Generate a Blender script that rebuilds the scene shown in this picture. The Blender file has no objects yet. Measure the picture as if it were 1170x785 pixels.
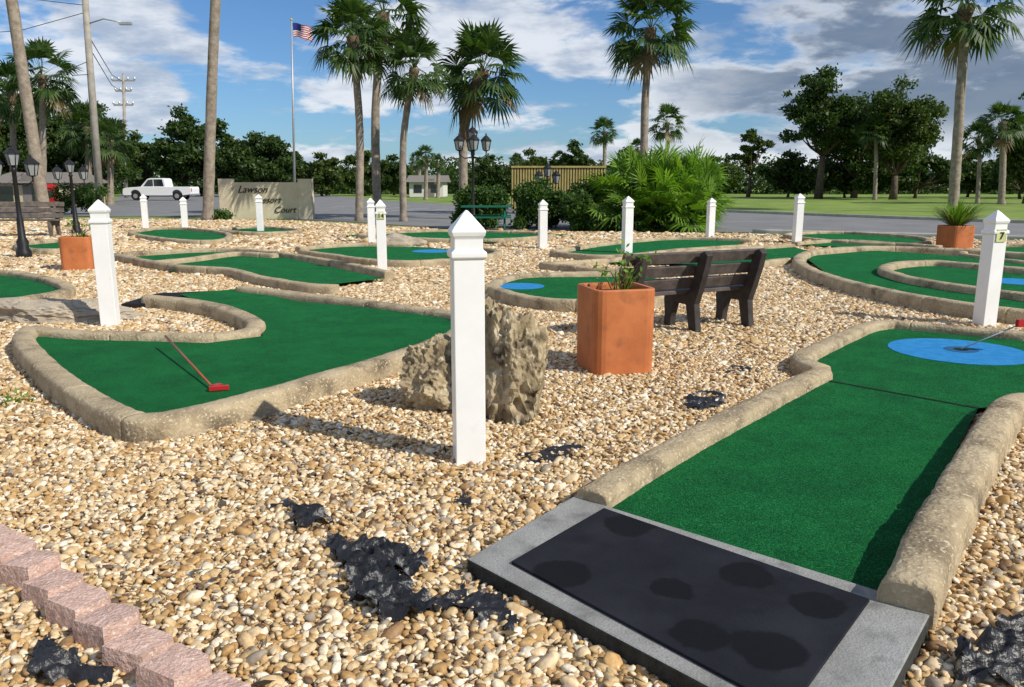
import bpy, math, random
import numpy as np
from mathutils import Vector, Matrix, noise
random.seed(7); rng=np.random.default_rng(7)
scene=bpy.context.scene
scene.view_settings.view_transform='Standard'; scene.view_settings.look='None'; scene.view_settings.exposure=0
H=1.4; FP=900.0; TH=math.atan(182/900); C=math.cos(TH); S=math.sin(TH)
# survey helpers: turn bearings measured from the camera station into real world positions
def ray(px,py):
    u=(px-585)/FP; v=(392.5-py)/FP
    return u, C+v*S, -S+v*C
def G(px,py,z=0.0):
    a,b,c=ray(px,py); t=(z-H)/c
    return (a*t,b*t)
def P(px,py,Y):
    a,b,c=ray(px,py); t=Y/b
    return Vector((a*t,Y,H+c*t))
# ---------------------------------------------------------------- materials
def newmat(name):
    m=bpy.data.materials.new(name); m.use_nodes=True
    nt=m.node_tree; b=nt.nodes['Principled BSDF']; return m,nt,b
def L(nt,a,b): nt.links.new(a,b)
def ramp(nt,stops,interp='LINEAR'):
    r=nt.nodes.new('ShaderNodeValToRGB'); e=r.color_ramp; e.interpolation=interp
    while len(e.elements)<len(stops): e.elements.new(0.5)
    for i,(p,c) in enumerate(stops):
        e.elements[i].position=p; e.elements[i].color=(*c,1)
    return r
def mat(name,c1,c2=None,scale=8,rough=0.8,bump=0.0,bscale=None,detail=4,metal=0,lo=0.35,hi=0.65,spec=0.3,extra=None,spots=None,fine=None):
    m,nt,b=newmat(name); b.inputs['Roughness'].default_value=rough; b.inputs['Metallic'].default_value=metal
    b.inputs['Specular IOR Level'].default_value=spec
    tc=nt.nodes.new('ShaderNodeTexCoord')
    if c2 is None: c2=tuple(x*0.8 for x in c1)
    n=nt.nodes.new('ShaderNodeTexNoise'); n.inputs['Scale'].default_value=scale; n.inputs['Detail'].default_value=detail
    n.inputs['Roughness'].default_value=0.65
    L(nt,tc.outputs['Object'],n.inputs['Vector'])
    r=ramp(nt,[(lo,c2),(hi,c1)]); L(nt,n.outputs['Fac'],r.inputs['Fac'])
    out=r.outputs['Color']
    for ex in ([extra] if extra else [])+([fine] if fine else []):
        n3=nt.nodes.new('ShaderNodeTexNoise'); n3.inputs['Scale'].default_value=ex[1]; n3.inputs['Detail'].default_value=4
        L(nt,tc.outputs['Object'],n3.inputs['Vector'])
        r3=ramp(nt,[(ex[2],(0,0,0)),(ex[3],(1,1,1))]); L(nt,n3.outputs['Fac'],r3.inputs['Fac'])
        mx=nt.nodes.new('ShaderNodeMix'); mx.data_type='RGBA'
        L(nt,r3.outputs['Color'],mx.inputs[0]); L(nt,out,mx.inputs[6]); mx.inputs[7].default_value=(*ex[0],1)
        out=mx.outputs[2]
    if spots:
        for (sx_,sy_,rr,col,ring) in spots:
            vd=nt.nodes.new('ShaderNodeVectorMath'); vd.operation='DISTANCE'; L(nt,tc.outputs['Object'],vd.inputs[0]); vd.inputs[1].default_value=(sx_,sy_,.082)
            ad=nt.nodes.new('ShaderNodeMath'); ad.operation='MULTIPLY_ADD'; L(nt,n.outputs['Fac'],ad.inputs[0]); ad.inputs[1].default_value=.12; L(nt,vd.outputs['Value'],ad.inputs[2])
            mrn=nt.nodes.new('ShaderNodeMapRange'); mrn.interpolation_type='SMOOTHSTEP'; L(nt,ad.outputs[0],mrn.inputs[0])
            for i_,q_ in zip((1,2,3,4),(rr*.85+.055,rr+.06,.9,0)): mrn.inputs[i_].default_value=q_
            mx=nt.nodes.new('ShaderNodeMix'); mx.data_type='RGBA'; L(nt,mrn.outputs[0],mx.inputs[0]); L(nt,out,mx.inputs[6]); mx.inputs[7].default_value=(*col,1); out=mx.outputs[2]
    L(nt,out,b.inputs['Base Color'])
    if bump>0:
        n2=nt.nodes.new('ShaderNodeTexNoise'); n2.inputs['Scale'].default_value=bscale or scale*4; n2.inputs['Detail'].default_value=6
        L(nt,tc.outputs['Object'],n2.inputs['Vector'])
        bp=nt.nodes.new('ShaderNodeBump'); bp.inputs['Strength'].default_value=bump; bp.inputs['Distance'].default_value=0.02
        L(nt,n2.outputs['Fac'],bp.inputs['Height']); L(nt,bp.outputs['Normal'],b.inputs['Normal'])
    return m
def leafmat(name,cols,trans=0.3):
    m,nt,b=newmat(name); b.inputs['Roughness'].default_value=0.5; b.inputs['Specular IOR Level'].default_value=0.3
    g=nt.nodes.new('ShaderNodeNewGeometry')
    k=len(cols); r=ramp(nt,[(i/(k-1),c) for i,c in enumerate(cols)])
    L(nt,g.outputs['Random Per Island'],r.inputs['Fac']); L(nt,r.outputs['Color'],b.inputs['Base Color'])
    t=nt.nodes.new('ShaderNodeBsdfTranslucent')
    mul=nt.nodes.new('ShaderNodeMix'); mul.data_type='RGBA'; mul.blend_type='MULTIPLY'; mul.inputs[0].default_value=1
    L(nt,r.outputs['Color'],mul.inputs[6]); mul.inputs[7].default_value=(1.3,1.5,0.5,1); L(nt,mul.outputs[2],t.inputs['Color'])
    ms=nt.nodes.new('ShaderNodeMixShader'); ms.inputs[0].default_value=trans
    o=nt.nodes['Material Output']; L(nt,b.outputs[0],ms.inputs[1]); L(nt,t.outputs[0],ms.inputs[2]); L(nt,ms.outputs[0],o.inputs[0])
    return m
M={}
M['white']=mat('white_vinyl',(0.84,0.84,0.83),(0.78,0.78,0.76),scale=3,rough=0.35,extra=((0.62,0.60,0.55),7,0.66,0.85))
M['kerb']=mat('kerb_concrete',(0.46,0.37,0.24),(0.32,0.25,0.155),scale=5,rough=0.92,bump=0.7,bscale=45,extra=((0.13,0.10,0.065),4,0.50,0.72),fine=((0.54,0.46,0.32),60,0.56,0.67))
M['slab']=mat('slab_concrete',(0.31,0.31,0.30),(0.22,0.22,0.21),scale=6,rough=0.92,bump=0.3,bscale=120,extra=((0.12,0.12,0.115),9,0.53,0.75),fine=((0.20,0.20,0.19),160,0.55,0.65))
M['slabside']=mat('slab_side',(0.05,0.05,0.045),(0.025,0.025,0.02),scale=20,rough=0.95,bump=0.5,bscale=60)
dsp=[(765,672,.085),(850,655,.10),(640,655,.11),(880,742,.12),(935,692,.09),(720,600,.12),(800,726,.09)]
M['matblk']=mat('rubber_mat',(0.0135,0.0145,0.021),(0.0095,0.010,0.0145),scale=5,rough=0.8,bump=0.3,bscale=300,spec=.16,extra=((0.021,0.022,0.030),2.5,0.50,0.72),fine=((0.022,0.023,0.027),380,0.58,0.7),
  spots=[(*G(x,y,.082),r,(0.004,0.0042,0.006),0) for x,y,r in dsp])
M['black']=mat('black_metal',(0.018,0.018,0.02),(0.01,0.01,0.01),rough=0.45)
M['blackline']=mat('seam_black',(0.004,0.012,0.006),rough=0.9)
M['terra']=mat('terracotta',(0.53,0.175,0.06),(0.41,0.125,0.04),scale=3,rough=0.6,bump=0.08,bscale=60,extra=((0.30,0.10,0.04),8,0.56,0.78))
M['soil']=mat('soil',(0.05,0.035,0.02),rough=1)
M['rock']=mat('limestone',(0.44,0.355,0.225),(0.23,0.18,0.105),scale=4,rough=0.95,bump=1.0,bscale=22,extra=((0.075,0.055,0.035),5.5,0.53,0.66),fine=((0.55,0.47,0.33),16,0.55,0.7))
M['rock2']=mat('pale_stone',(0.45,0.39,0.30),(0.30,0.25,0.19),scale=5,rough=0.95,bump=0.7,bscale=24)
M['paver']=mat('pink_paver',(0.60,0.41,0.34),(0.45,0.29,0.235),scale=24,rough=0.95,bump=0.6,bscale=80,fine=((0.68,0.57,0.50),120,0.55,0.68),extra=((0.30,0.20,0.15),9,.56,.75))
M['wood']=mat('bench_plank',(0.115,0.093,0.085),(0.06,0.048,0.043),scale=9,rough=0.6,bump=0.2)
M['woodg']=mat('grey_plank',(0.16,0.13,0.11),(0.08,0.065,0.055),scale=9,rough=0.8,bump=0.2)
M['bsup']=mat('bench_support',(0.055,0.045,0.042),(0.03,0.024,0.022),scale=9,rough=0.6)
M['trunk']=mat('palm_trunk',(0.33,0.28,0.225),(0.19,0.155,0.12),scale=5,rough=0.95,bump=0.8,bscale=12)
M['boots']=mat('palm_boots',(0.20,0.14,0.09),(0.08,0.055,0.035),scale=7,rough=0.95,bump=1.0,bscale=10)
M['bark']=mat('bark',(0.13,0.10,0.075),(0.07,0.05,0.035),scale=4,rough=0.95,bump=0.8)
M['pole']=mat('pole_wood',(0.36,0.33,0.29),(0.25,0.225,0.19),scale=3,rough=0.9)
M['steel']=mat('galvanised',(0.45,0.46,0.47),rough=0.45,metal=0.5)
M['red']=mat('red_paint',(0.45,0.02,0.02),rough=0.4)
M['brick']=mat('reddish_shaft',(0.38,0.09,0.05),rough=0.4)
M['blue']=mat('blue_paint',(0.035,0.27,0.60),(0.02,0.20,0.48),scale=14,rough=0.9,bump=0.4,bscale=250,fine=((0.02,0.14,0.33),260,0.5,0.7),spec=.15)
M['blued']=mat('blue_dark',(0.012,0.10,0.22),rough=0.9)
M['yellow']=mat('yellow_plate',(0.58,0.60,0.28),rough=0.5)
M['yelp']=mat('yellow_paint',(0.6,0.45,0.05),rough=0.5)
M['stucco']=mat('stucco',(0.62,0.55,0.40),(0.53,0.46,0.33),scale=2,rough=0.95,bump=0.3)
M['cream']=mat('cream_wall',(0.6,0.52,0.32),rough=0.9)
M['wwall']=mat('white_wall',(0.68,0.67,0.63),rough=0.9)
M['roof']=mat('roof',(0.22,0.20,0.18),rough=0.9)
M['carw']=mat('car_white',(0.80,0.81,0.82),(0.75,0.76,0.77),rough=0.25,spec=0.6)
M['glass']=mat('dark_glass',(0.02,0.025,0.03),rough=0.1,spec=0.8)
M['lglass']=mat('lantern_glass',(0.30,0.32,0.33),rough=0.25,spec=0.7)
M['tire']=mat('tire',(0.02,0.02,0.02),rough=0.9)
M['grnp']=mat('green_paint',(0.01,0.13,0.08),rough=0.5)
M['fslat']=mat('fence_slat',(0.42,0.34,0.12),(0.3,0.24,0.09),scale=3,rough=0.8)
M['fdark']=mat('fence_screen',(0.03,0.06,0.03),rough=0.9)
M['flagr']=mat('flag_red',(0.5,0.02,0.03)); M['flagw']=mat('flag_white',(0.75,0.75,0.75)); M['flagb']=mat('flag_blue',(0.02,0.03,0.16))
M['fabric']=mat('weed_fabric',(0.018,0.019,0.023),(0.009,0.009,0.011),scale=20,rough=0.38,bump=0.7,bscale=26,spec=0.5)
M['kerbg']=mat('road_kerb',(0.42,0.41,0.38),(0.33,0.32,0.29),scale=3,rough=0.9)
M['asph']=mat('asphalt',(0.21,0.21,0.215),(0.16,0.16,0.163),scale=0.6,rough=0.95,bump=0.2,bscale=60)
M['paint']=mat('road_paint',(0.6,0.6,0.58),rough=0.8)
M['palm']=leafmat('palm_leaf',[(0.020,0.050,0.012),(0.045,0.09,0.02),(0.085,0.135,0.035)])
M['dead']=leafmat('dead_frond',[(0.12,0.085,0.04),(0.22,0.16,0.08)],0.2)
M['palmetto']=leafmat('palmetto_leaf',[(0.06,0.14,0.015),(0.13,0.24,0.03),(0.22,0.33,0.055)],.4)
M['leaf']=leafmat('tree_leaf',[(0.018,0.045,0.010),(0.04,0.078,0.015),(0.075,0.11,0.024)])
M['leaf2']=leafmat('tree_leaf_b',[(0.025,0.055,0.010),(0.055,0.092,0.018),(0.10,0.13,0.03)])
M['hedge']=leafmat('hedge_leaf',[(0.02,0.05,0.01),(0.045,0.10,0.016),(0.085,0.15,0.028)])
# turf
m,nt,b=newmat('artificial_turf'); b.inputs['Roughness'].default_value=0.9; b.inputs['Specular IOR Level'].default_value=0.10
tc=nt.nodes.new('ShaderNodeTexCoord')
n1=nt.nodes.new('ShaderNodeTexNoise'); n1.inputs['Scale'].default_value=190; n1.inputs['Detail'].default_value=3; n1.inputs['Roughness'].default_value=0.9
n2=nt.nodes.new('ShaderNodeTexNoise'); n2.inputs['Scale'].default_value=3.4; n2.inputs['Detail'].default_value=6; n2.inputs['Roughness'].default_value=0.8
for n in (n1,n2): L(nt,tc.outputs['Object'],n.inputs['Vector'])
r1=ramp(nt,[(0.38,(0.001,0.026,0.006)),(0.50,(0.003,0.112,0.030)),(0.59,(0.010,0.20,0.056)),(0.70,(0.12,0.46,0.22))]); L(nt,n1.outputs['Fac'],r1.inputs['Fac'])
r2=ramp(nt,[(0.32,(0.66,0.68,0.68)),(0.68,(1.24,1.2,1.1))]); L(nt,n2.outputs['Fac'],r2.inputs['Fac'])
mx=nt.nodes.new('ShaderNodeMix'); mx.data_type='RGBA'; mx.blend_type='MULTIPLY'; mx.inputs[0].default_value=1
L(nt,r1.outputs['Color'],mx.inputs[6]); L(nt,r2.outputs['Color'],mx.inputs[7]); L(nt,mx.outputs[2],b.inputs['Base Color'])
bp=nt.nodes.new('ShaderNodeBump'); bp.inputs['Strength'].default_value=1.0; bp.inputs['Distance'].default_value=0.01
L(nt,n1.outputs['Fac'],bp.inputs['Height']); L(nt,bp.outputs['Normal'],b.inputs['Normal'])
M['turf']=m
# pebble colours per stone
m,nt,b=newmat('river_pebble'); b.inputs['Roughness'].default_value=0.6; b.inputs['Specular IOR Level'].default_value=0.3
oi=nt.nodes.new('ShaderNodeObjectInfo')
stops=[(0,(0.66,0.53,0.35)),(0.14,(0.52,0.37,0.19)),(0.28,(0.74,0.64,0.48)),(0.41,(0.42,0.26,0.11)),(0.51,(0.60,0.45,0.26)),(0.64,(0.29,0.175,0.085)),(0.70,(0.80,0.73,0.60)),(0.81,(0.54,0.35,0.155)),(0.89,(0.33,0.28,0.22)),(0.935,(0.66,0.51,0.33)),(0.97,(0.13,0.08,0.05))]
r=ramp(nt,stops,'CONSTANT'); L(nt,oi.outputs['Random'],r.inputs['Fac'])
tc=nt.nodes.new('ShaderNodeTexCoord'); n=nt.nodes.new('ShaderNodeTexNoise'); n.inputs['Scale'].default_value=1.6; n.inputs['Detail'].default_value=3
L(nt,tc.outputs['Object'],n.inputs['Vector'])
r2=ramp(nt,[(0.3,(0.72,0.65,0.54)),(0.65,(1.08,1.08,1.08))]); L(nt,n.outputs['Fac'],r2.inputs['Fac'])
mx=nt.nodes.new('ShaderNodeMix'); mx.data_type='RGBA'; mx.blend_type='MULTIPLY'; mx.inputs[0].default_value=1
L(nt,r.outputs['Color'],mx.inputs[6]); L(nt,r2.outputs['Color'],mx.inputs[7]); L(nt,mx.outputs[2],b.inputs['Base Color'])
M['pebble']=m
m,nt,b=newmat('gravel_bed'); b.inputs['Roughness'].default_value=0.9
tc=nt.nodes.new('ShaderNodeTexCoord'); vo=nt.nodes.new('ShaderNodeTexVoronoi'); vo.inputs['Scale'].default_value=26
L(nt,tc.outputs['Object'],vo.inputs['Vector'])
sp=nt.nodes.new('ShaderNodeSeparateColor'); L(nt,vo.outputs['Color'],sp.inputs[0])
r=ramp(nt,[(0,(0.16,0.11,0.06)),(0.5,(0.34,0.25,0.14)),(1,(0.52,0.43,0.30))]); L(nt,sp.outputs[0],r.inputs['Fac']); L(nt,r.outputs['Color'],b.inputs['Base Color'])
M['bed']=m
M['lawn']=mat('lawn',(0.18,0.27,0.045),(0.11,0.18,0.028),scale=0.12,rough=0.95,bump=0.5,bscale=8,extra=((0.27,0.29,0.08),0.5,0.48,0.75))
# ---------------------------------------------------------------- mesh builder
class MB:
    def __init__(s): s.v=[];s.f=[];s.m=[];s.mats=[];s.sm=[]
    def mi(s,k):
        if k not in s.mats: s.mats.append(k)
        return s.mats.index(k)
    def add(s,vs,fs,k,smooth=False):
        o=len(s.v); s.v+= [tuple(x) for x in vs]; i=s.mi(k)
        for f in fs: s.f.append(tuple(a+o for a in f)); s.m.append(i); s.sm.append(smooth)
    def box(s,c,size,k,rot=0,tilt=None):
        R=Matrix.Rotation(rot,3,'Z')
        if tilt is not None: R=R@Matrix.Rotation(tilt,3,'X')
        vs=[]
        for dz in(-.5,.5):
            for dx,dy in((-.5,-.5),(.5,-.5),(.5,.5),(-.5,.5)):
                vs.append(Vector(c)+R@Vector((dx*size[0],dy*size[1],dz*size[2])))
        s.add(vs,[(3,2,1,0),(4,5,6,7),(0,1,5,4),(1,2,6,5),(2,3,7,6),(3,0,4,7)],k)
    def tube(s,pts,radii,k,seg=10,smooth=True,cap=True,jit=0):
        pts=[Vector(p) for p in pts]; vs=[];fs=[]
        n=len(pts)
        for i,p in enumerate(pts):
            d=(pts[min(i+1,n-1)]-pts[max(i-1,0)]).normalized()
            a=d.orthogonal().normalized() if abs(d.z)<0.9 else Vector((1,0,0))
            a=(a-d*a.dot(d)).normalized(); b_=d.cross(a)
            for j in range(seg):
                t=2*math.pi*j/seg; r=radii[i]*(1+jit*(random.random()-.5))
                vs.append(p+a*math.cos(t)*r+b_*math.sin(t)*r)
        for i in range(n-1):
            for j in range(seg):
                j2=(j+1)%seg; fs.append((i*seg+j,i*seg+j2,(i+1)*seg+j2,(i+1)*seg+j))
        if cap: fs.append(tuple(range(seg))[::-1]); fs.append(tuple((n-1)*seg+j for j in range(seg)))
        s.add(vs,fs,k,smooth)
    def lathe(s,c,prof,k,seg=4,rot=0,smooth=False,sc=1.0):
        vs=[];fs=[];c=Vector(c);n=len(prof)
        q=1/math.cos(math.pi/seg) if seg<=8 else 1
        for r,z in prof:
            for j in range(seg):
                t=2*math.pi*(j+.5)/seg+rot
                vs.append(c+Vector((math.cos(t)*r*q*sc,math.sin(t)*r*q*sc,z*sc)))
        for i in range(n-1):
            for j in range(seg):
                j2=(j+1)%seg; fs.append((i*seg+j,i*seg+j2,(i+1)*seg+j2,(i+1)*seg+j))
        fs.append(tuple(range(seg))[::-1]); fs.append(tuple((n-1)*seg+j for j in range(seg)))
        s.add(vs,fs,k,smooth)
    def prism(s,prof,org,ax,up,ex,half,k):
        org=Vector(org);ax=Vector(ax);up=Vector(up);ex=Vector(ex);n=len(prof)
        vs=[org+ax*a+up*b_+ex*half for a,b_ in prof]+[org+ax*a+up*b_-ex*half for a,b_ in prof]
        fs=[tuple(range(n)),tuple(range(n,2*n))[::-1]]+[(i,i+n,(i+1)%n+n,(i+1)%n) for i in range(n)]
        s.add(vs,fs,k)
    def obj(s,name,parent=None,bevel=0,loc=None):
        me=bpy.data.meshes.new(name); me.from_pydata(s.v,[],s.f)
        for k in s.mats: me.materials.append(M[k])
        me.polygons.foreach_set('material_index',s.m); me.polygons.foreach_set('use_smooth',s.sm); me.update()
        o=bpy.data.objects.new(name,me); scene.collection.objects.link(o)
        if parent: o.parent=parent
        if bevel:
            bm=o.modifiers.new('bevel','BEVEL'); bm.width=bevel; bm.segments=2; bm.limit_method='ANGLE'
        return o
def empty(name):
    o=bpy.data.objects.new(name,None); scene.collection.objects.link(o); o.empty_display_size=0.2; return o
def text(s,loc,size,k,parent,rotz=0,shear=0,name='lettering'):
    cu=bpy.data.curves.new(name,'FONT'); cu.body=s; cu.size=size; cu.extrude=0.006; cu.shear=shear; cu.align_x='CENTER'
    cu.materials.append(M[k]); o=bpy.data.objects.new(name,cu); scene.collection.objects.link(o)
    o.location=loc; o.rotation_euler=(math.pi/2,0,rotz); o.parent=parent; return o
def sheet(name,pts,z,k,parent=None):
    b=MB(); b.add([(x,y,z) for x,y in pts],[tuple(range(len(pts)))],k); o=b.obj(name,parent)
    if o.data.polygons[0].normal.z<0: o.data.flip_normals()
    return o
def chaikin(pts,closed,it=2):
    pts=[np.array(p[:2],float) for p in pts]
    for _ in range(it):
        out=[]; n=len(pts); rngi=range(n) if closed else range(n-1)
        if not closed: out.append(pts[0])
        for i in rngi:
            a=pts[i];c=pts[(i+1)%n]; out.append(a*.78+c*.22); out.append(a*.22+c*.78)
        if not closed: out.append(pts[-1])
        pts=out
    return pts
def resample(pts,closed,step):
    if closed: pts=pts+[pts[0]]
    p=np.array(pts); d=np.r_[0,np.cumsum(np.hypot(*np.diff(p,axis=0).T))]
    n=max(3,int(d[-1]/step)); t=np.linspace(0,d[-1],n+1)
    if closed: t=t[:-1]
    return np.c_[np.interp(t,d,p[:,0]),np.interp(t,d,p[:,1])],t
PROF=[(-.5,-.3),(-.50,.35),(-.49,.70),(-.45,.88),(-.36,.97),(-.12,1.0),(.12,1.0),(.33,.96),(.43,.86),(.48,.66),(.50,.3),(.5,-.3)]
def kerb(name,pts,w,h,parent,closed=False,k='kerb',step=0.06,nz=0.008,seam=0.9,smoothit=2):
    p,t=resample(chaikin(pts,closed,smoothit),closed,step); n=len(p); vs=[];fs=[]; q=len(PROF)
    T=[]
    for i in range(n):
        a=p[(i-1)%n] if closed or i>0 else p[i]; c=p[(i+1)%n] if closed or i<n-1 else p[i]
        d=c-a; d/=max(np.hypot(*d),1e-6); T.append(d)
    stations=[]
    for i in range(n):
        stations.append((p[i],T[i],1.0))
        if seam and i<n-1 and int(t[i]/seam)!=int(t[i+1]/seam) and t[i]>.2 and t[-1]-t[i]>.2:
            m_=(p[i]+p[i+1])/2
            stations+= [(m_-T[i]*.008,T[i],1.0),(m_,T[i],0.88),(m_+T[i]*.008,T[i],1.0)]
    if not closed:
        stations=[(p[0]-T[0]*.004,T[0],.93)]+stations+[(p[-1]+T[-1]*.004,T[-1],.93)]
    ns=len(stations)
    for x0,d,sc in stations:
        nn=np.array([-d[1],d[0]])
        for a_,b_ in PROF:
            x=x0+nn*a_*w*sc; z=b_*h*(sc if b_>0 else 1)
            nv=noise.noise_vector(Vector((x[0]*3,x[1]*3,z*5)))*nz+noise.noise_vector(Vector((x[0]*24,x[1]*24,z*24)))*nz*.6
            vs.append((x[0]+nv.x,x[1]+nv.y,z+nv.z*.8))
    rr=ns if closed else ns-1
    for i in range(rr):
        i2=(i+1)%ns
        for j in range(q-1): fs.append((i*q+j,i*q+j+1,i2*q+j+1,i2*q+j))
    b=MB(); b.add(vs,fs,k,True)
    if not closed:
        b.add(vs[:q],[tuple(range(q))[::-1]],k); b.add(vs[(ns-1)*q:],[tuple(range(q))],k)
    return b.obj(name,parent)
# ---------------------------------------------------------------- ground
sheet('ground',[(-900,-300),(900,-300),(900,1500),(-900,1500)],-0.03,'lawn')
bedpoly=[(-22,-3),(22,-3)]+[G(*q) for q in [(1500,292),(1170,276),(860,268),(520,264),(400,256),(250,250),(-260,250)]]
sheet('gravel_bed',bedpoly,0.0,'bed')
roadpoly=[G(*q) for q in [(-700,246),(250,247),(400,253),(520,261),(860,265),(1170,273),(1700,292),(1700,266),(1170,255),(1000,249),(850,243),(700,237),(520,233),(440,229),(365,222),(140,221),(128,232),(-700,240)]]
sheet('road',roadpoly,-0.015,'asph')
rk=empty('road_kerb')
kerb('kerb_near',[G(*q) for q in [(860,266.5),(1000,270),(1170,274.5),(1500,287)]],0.15,0.12,rk,k='kerbg',step=0.5,nz=0.004,seam=0)
kerb('kerb_far',[G(*q) for q in [(1500,262.5),(1170,254.5),(1000,248.5),(850,242.5),(700,236.5),(520,232.5)]],0.15,0.10,rk,k='kerbg',step=0.8,nz=0.004,seam=0)
pb=MB()
for q in range(5):
    a=G(380+q*22,236+q*1.5); pb.add([(a[0],a[1],-.011),(a[0]+.12,a[1],-.011),(a[0]+1.62,a[1]+5,-.011),(a[0]+1.5,a[1]+5,-.011)],[(0,1,2,3)],'paint')
pb.obj('parking_markings')
# ---------------------------------------------------------------- golf holes
turfs=[]
def hole(turfs_px,kerbs,z=0.06,kh=0.13,kw=0.17,step=0.06,blue=None,cup=None):
    e=empty('mini_golf_hole')
    for i,tp in enumerate(turfs_px):
        pts=[G(x,y,z) for x,y in tp]; turfs.append(pts); sheet('turf',pts,z,'turf',e)
    for pts,closed in kerbs:
        kerb('kerb',[G(x,y,kh*.6) for x,y in pts],kw,kh,e,closed,step=step)
    if blue:
        for x,y,r in blue:
            c=G(x,y,z); b=MB(); b.lathe((c[0],c[1],z),[(r,-.02),(r,.004)],'blue',40,smooth=False); b.obj('blue_target',e)
    if cup:
        for x,y in cup:
            c=G(x,y,z); b=MB(); b.lathe((c[0],c[1],z),[(.13,-.02),(.13,.006)],'blued',24); b.lathe((c[0],c[1],z),[(.055,-.02),(.055,.008)],'blackline',24); b.obj('cup',e)
    return e
# A: near right
A=hole([[(688,580),(943,434),(1118,466),(1006,676)],[(943,434),(925,412),(1005,372),(1180,387),(1420,405),(1420,500),(1160,468),(1118,466)]],
 [([(676,572),(740,532),(820,488),(890,452),(938,428)],False),
  ([(939,425),(908,414),(945,395),(1000,370),(1060,375),(1180,386),(1430,404)],False)],
 z=0.05,kh=0.12,kw=0.165,step=0.035,blue=[(1095,401,.53)],cup=[(1098,400)])
kerb('kerb_right',[G(x,y,.10) for x,y in [(1036,684),(1068,612),(1102,545),(1132,495),(1150,468),(1170,461),(1230,464),(1430,500)]],0.18,0.165,A,step=0.035,nz=.011,smoothit=3)
a=G(943,434,.054);c=G(1118,466,.054)
sb=MB(); dv=Vector((c[0]-a[0],c[1]-a[1],0)); nn=Vector((-dv.y,dv.x,0)).normalized()*.011
sb.add([Vector((*a,.054))+nn,Vector((*c,.054))+nn,Vector((*c,.054))-nn,Vector((*a,.054))-nn],[(0,1,2,3)],'blackline'); sb.obj('turf_seam',A)
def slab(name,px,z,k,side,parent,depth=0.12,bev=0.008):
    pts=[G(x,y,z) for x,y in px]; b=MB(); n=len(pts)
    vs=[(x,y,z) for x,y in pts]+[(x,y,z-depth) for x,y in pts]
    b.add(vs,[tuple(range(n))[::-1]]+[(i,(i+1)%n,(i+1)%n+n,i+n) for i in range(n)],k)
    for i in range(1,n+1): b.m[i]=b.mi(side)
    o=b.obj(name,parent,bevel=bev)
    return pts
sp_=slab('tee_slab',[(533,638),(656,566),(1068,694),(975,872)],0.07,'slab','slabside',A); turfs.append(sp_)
slab('tee_mat',[(584,641),(690,580),(994,684),(902,812)],0.082,'matblk','matblk',A,0.009,bev=.003)
pt=MB(); c=G(1098,400,.06); e2=P(1162,372,c[1]-.1); pt.tube([(c[0],c[1],.07),e2],[.006,.006],'steel',8)
pt.box(e2+Vector((.04,0,.02)),(.11,.03,.06),'red',.3); pt.obj('flagstick')
# B: left
B=hole([[(28,384),(60,425),(150,484),(185,484),(262,466),(380,432),(500,392),(533,372),(530,362),(340,344),(272,330),(205,336),(245,351),(297,368),(300,384),(235,392),(130,388)]],
 [([(36,380),(24,392),(62,432),(112,466),(152,486),(182,486),(262,468),(380,434),(470,406),(528,384),(535,365),(470,356),(400,347),(275,332)],False),
  ([(40,380),(90,386),(150,387),(235,389),(285,384),(296,373),(262,357),(215,347),(168,343)],False)],z=0.09,kh=0.15,kw=0.18,step=0.04)
slab('tee_mat',[(138,347),(178,335),(270,331),(205,346)],0.07,'matblk','black',B,.07)
# others
hole([[(-120,312),(0,313),(50,321),(78,332),(20,343),(-120,350)]],[([(-150,309),(0,311),(50,319),(84,331),(60,339),(10,346),(-130,352)],False)])
hole([[(148,267),(190,261),(265,268),(250,277),(200,276)]],[([(140,267),(178,261),(225,262),(266,268),(255,277),(200,276)],True)],step=.12)
hole([[(248,263),(290,259),(352,264),(300,268)]],[([(243,264),(290,259),(355,264),(300,268)],True)],step=.15)
hole([[(155,293),(262,286),(320,293),(440,318),(360,327),(270,308),(195,309)]],
 [([(133,293),(200,307),(262,309),(290,318),(352,329),(385,330)],False),([(140,291),(262,285),(330,292),(395,303),(445,314)],False),([(172,302),(225,297),(268,290),(315,293)],False)],step=.1,kh=.14)
hole([[(345,284),(440,279),(565,289),(520,297),(440,300)]],[([(340,285),(400,280),(470,281)],False),([(345,288),(440,302),(520,299),(580,290),(530,282)],False)],step=.1,blue=[(493,287,.40)])
hole([[(390,269),(500,263),(650,268),(560,277)]],[([(380,270),(500,263),(655,268),(560,277)],True)],step=.15)
hole([[(556,329),(590,317),(720,316),(800,322),(770,336),(680,343),(600,342)]],[([(558,332),(572,322),(600,316),(720,314)],False),([(560,330),(590,342),(650,349),(720,348),(770,338),(800,330),(815,318)],False)],z=.09,kh=.15,step=.06,blue=[(594,327,.32)])
hole([[(640,288),(690,279),(770,273),(850,275),(840,281),(770,284),(700,294)]],[([(632,289),(690,279),(770,272),(860,275)],False),([(632,290),(700,296),(770,287),(850,282)],False)],step=.1)
hole([[(690,300),(760,292),(905,282),(935,289),(860,303)]],[([(625,303),(690,299),(760,291),(905,281)],False),([(620,303),(700,312),(800,309),(900,298)],False)],step=.1)
hole([[(918,293),(1000,286),(1180,298),(1330,315),(1330,372),(1150,354),(1040,338),(950,316)]],
 [([(1330,305),(1180,293),(1080,287),(1000,284),(930,288),(908,298),(925,312),(975,328),(1040,342),(1110,354),(1200,364),(1340,378)],False),
  ([(1180,312),(1110,305),(1060,301),(1015,305),(1008,312),(1040,322),(1110,333),(1200,345)],False)],z=.08,kh=.17,kw=.2,step=.06,blue=[(1165,322,.4)])
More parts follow.
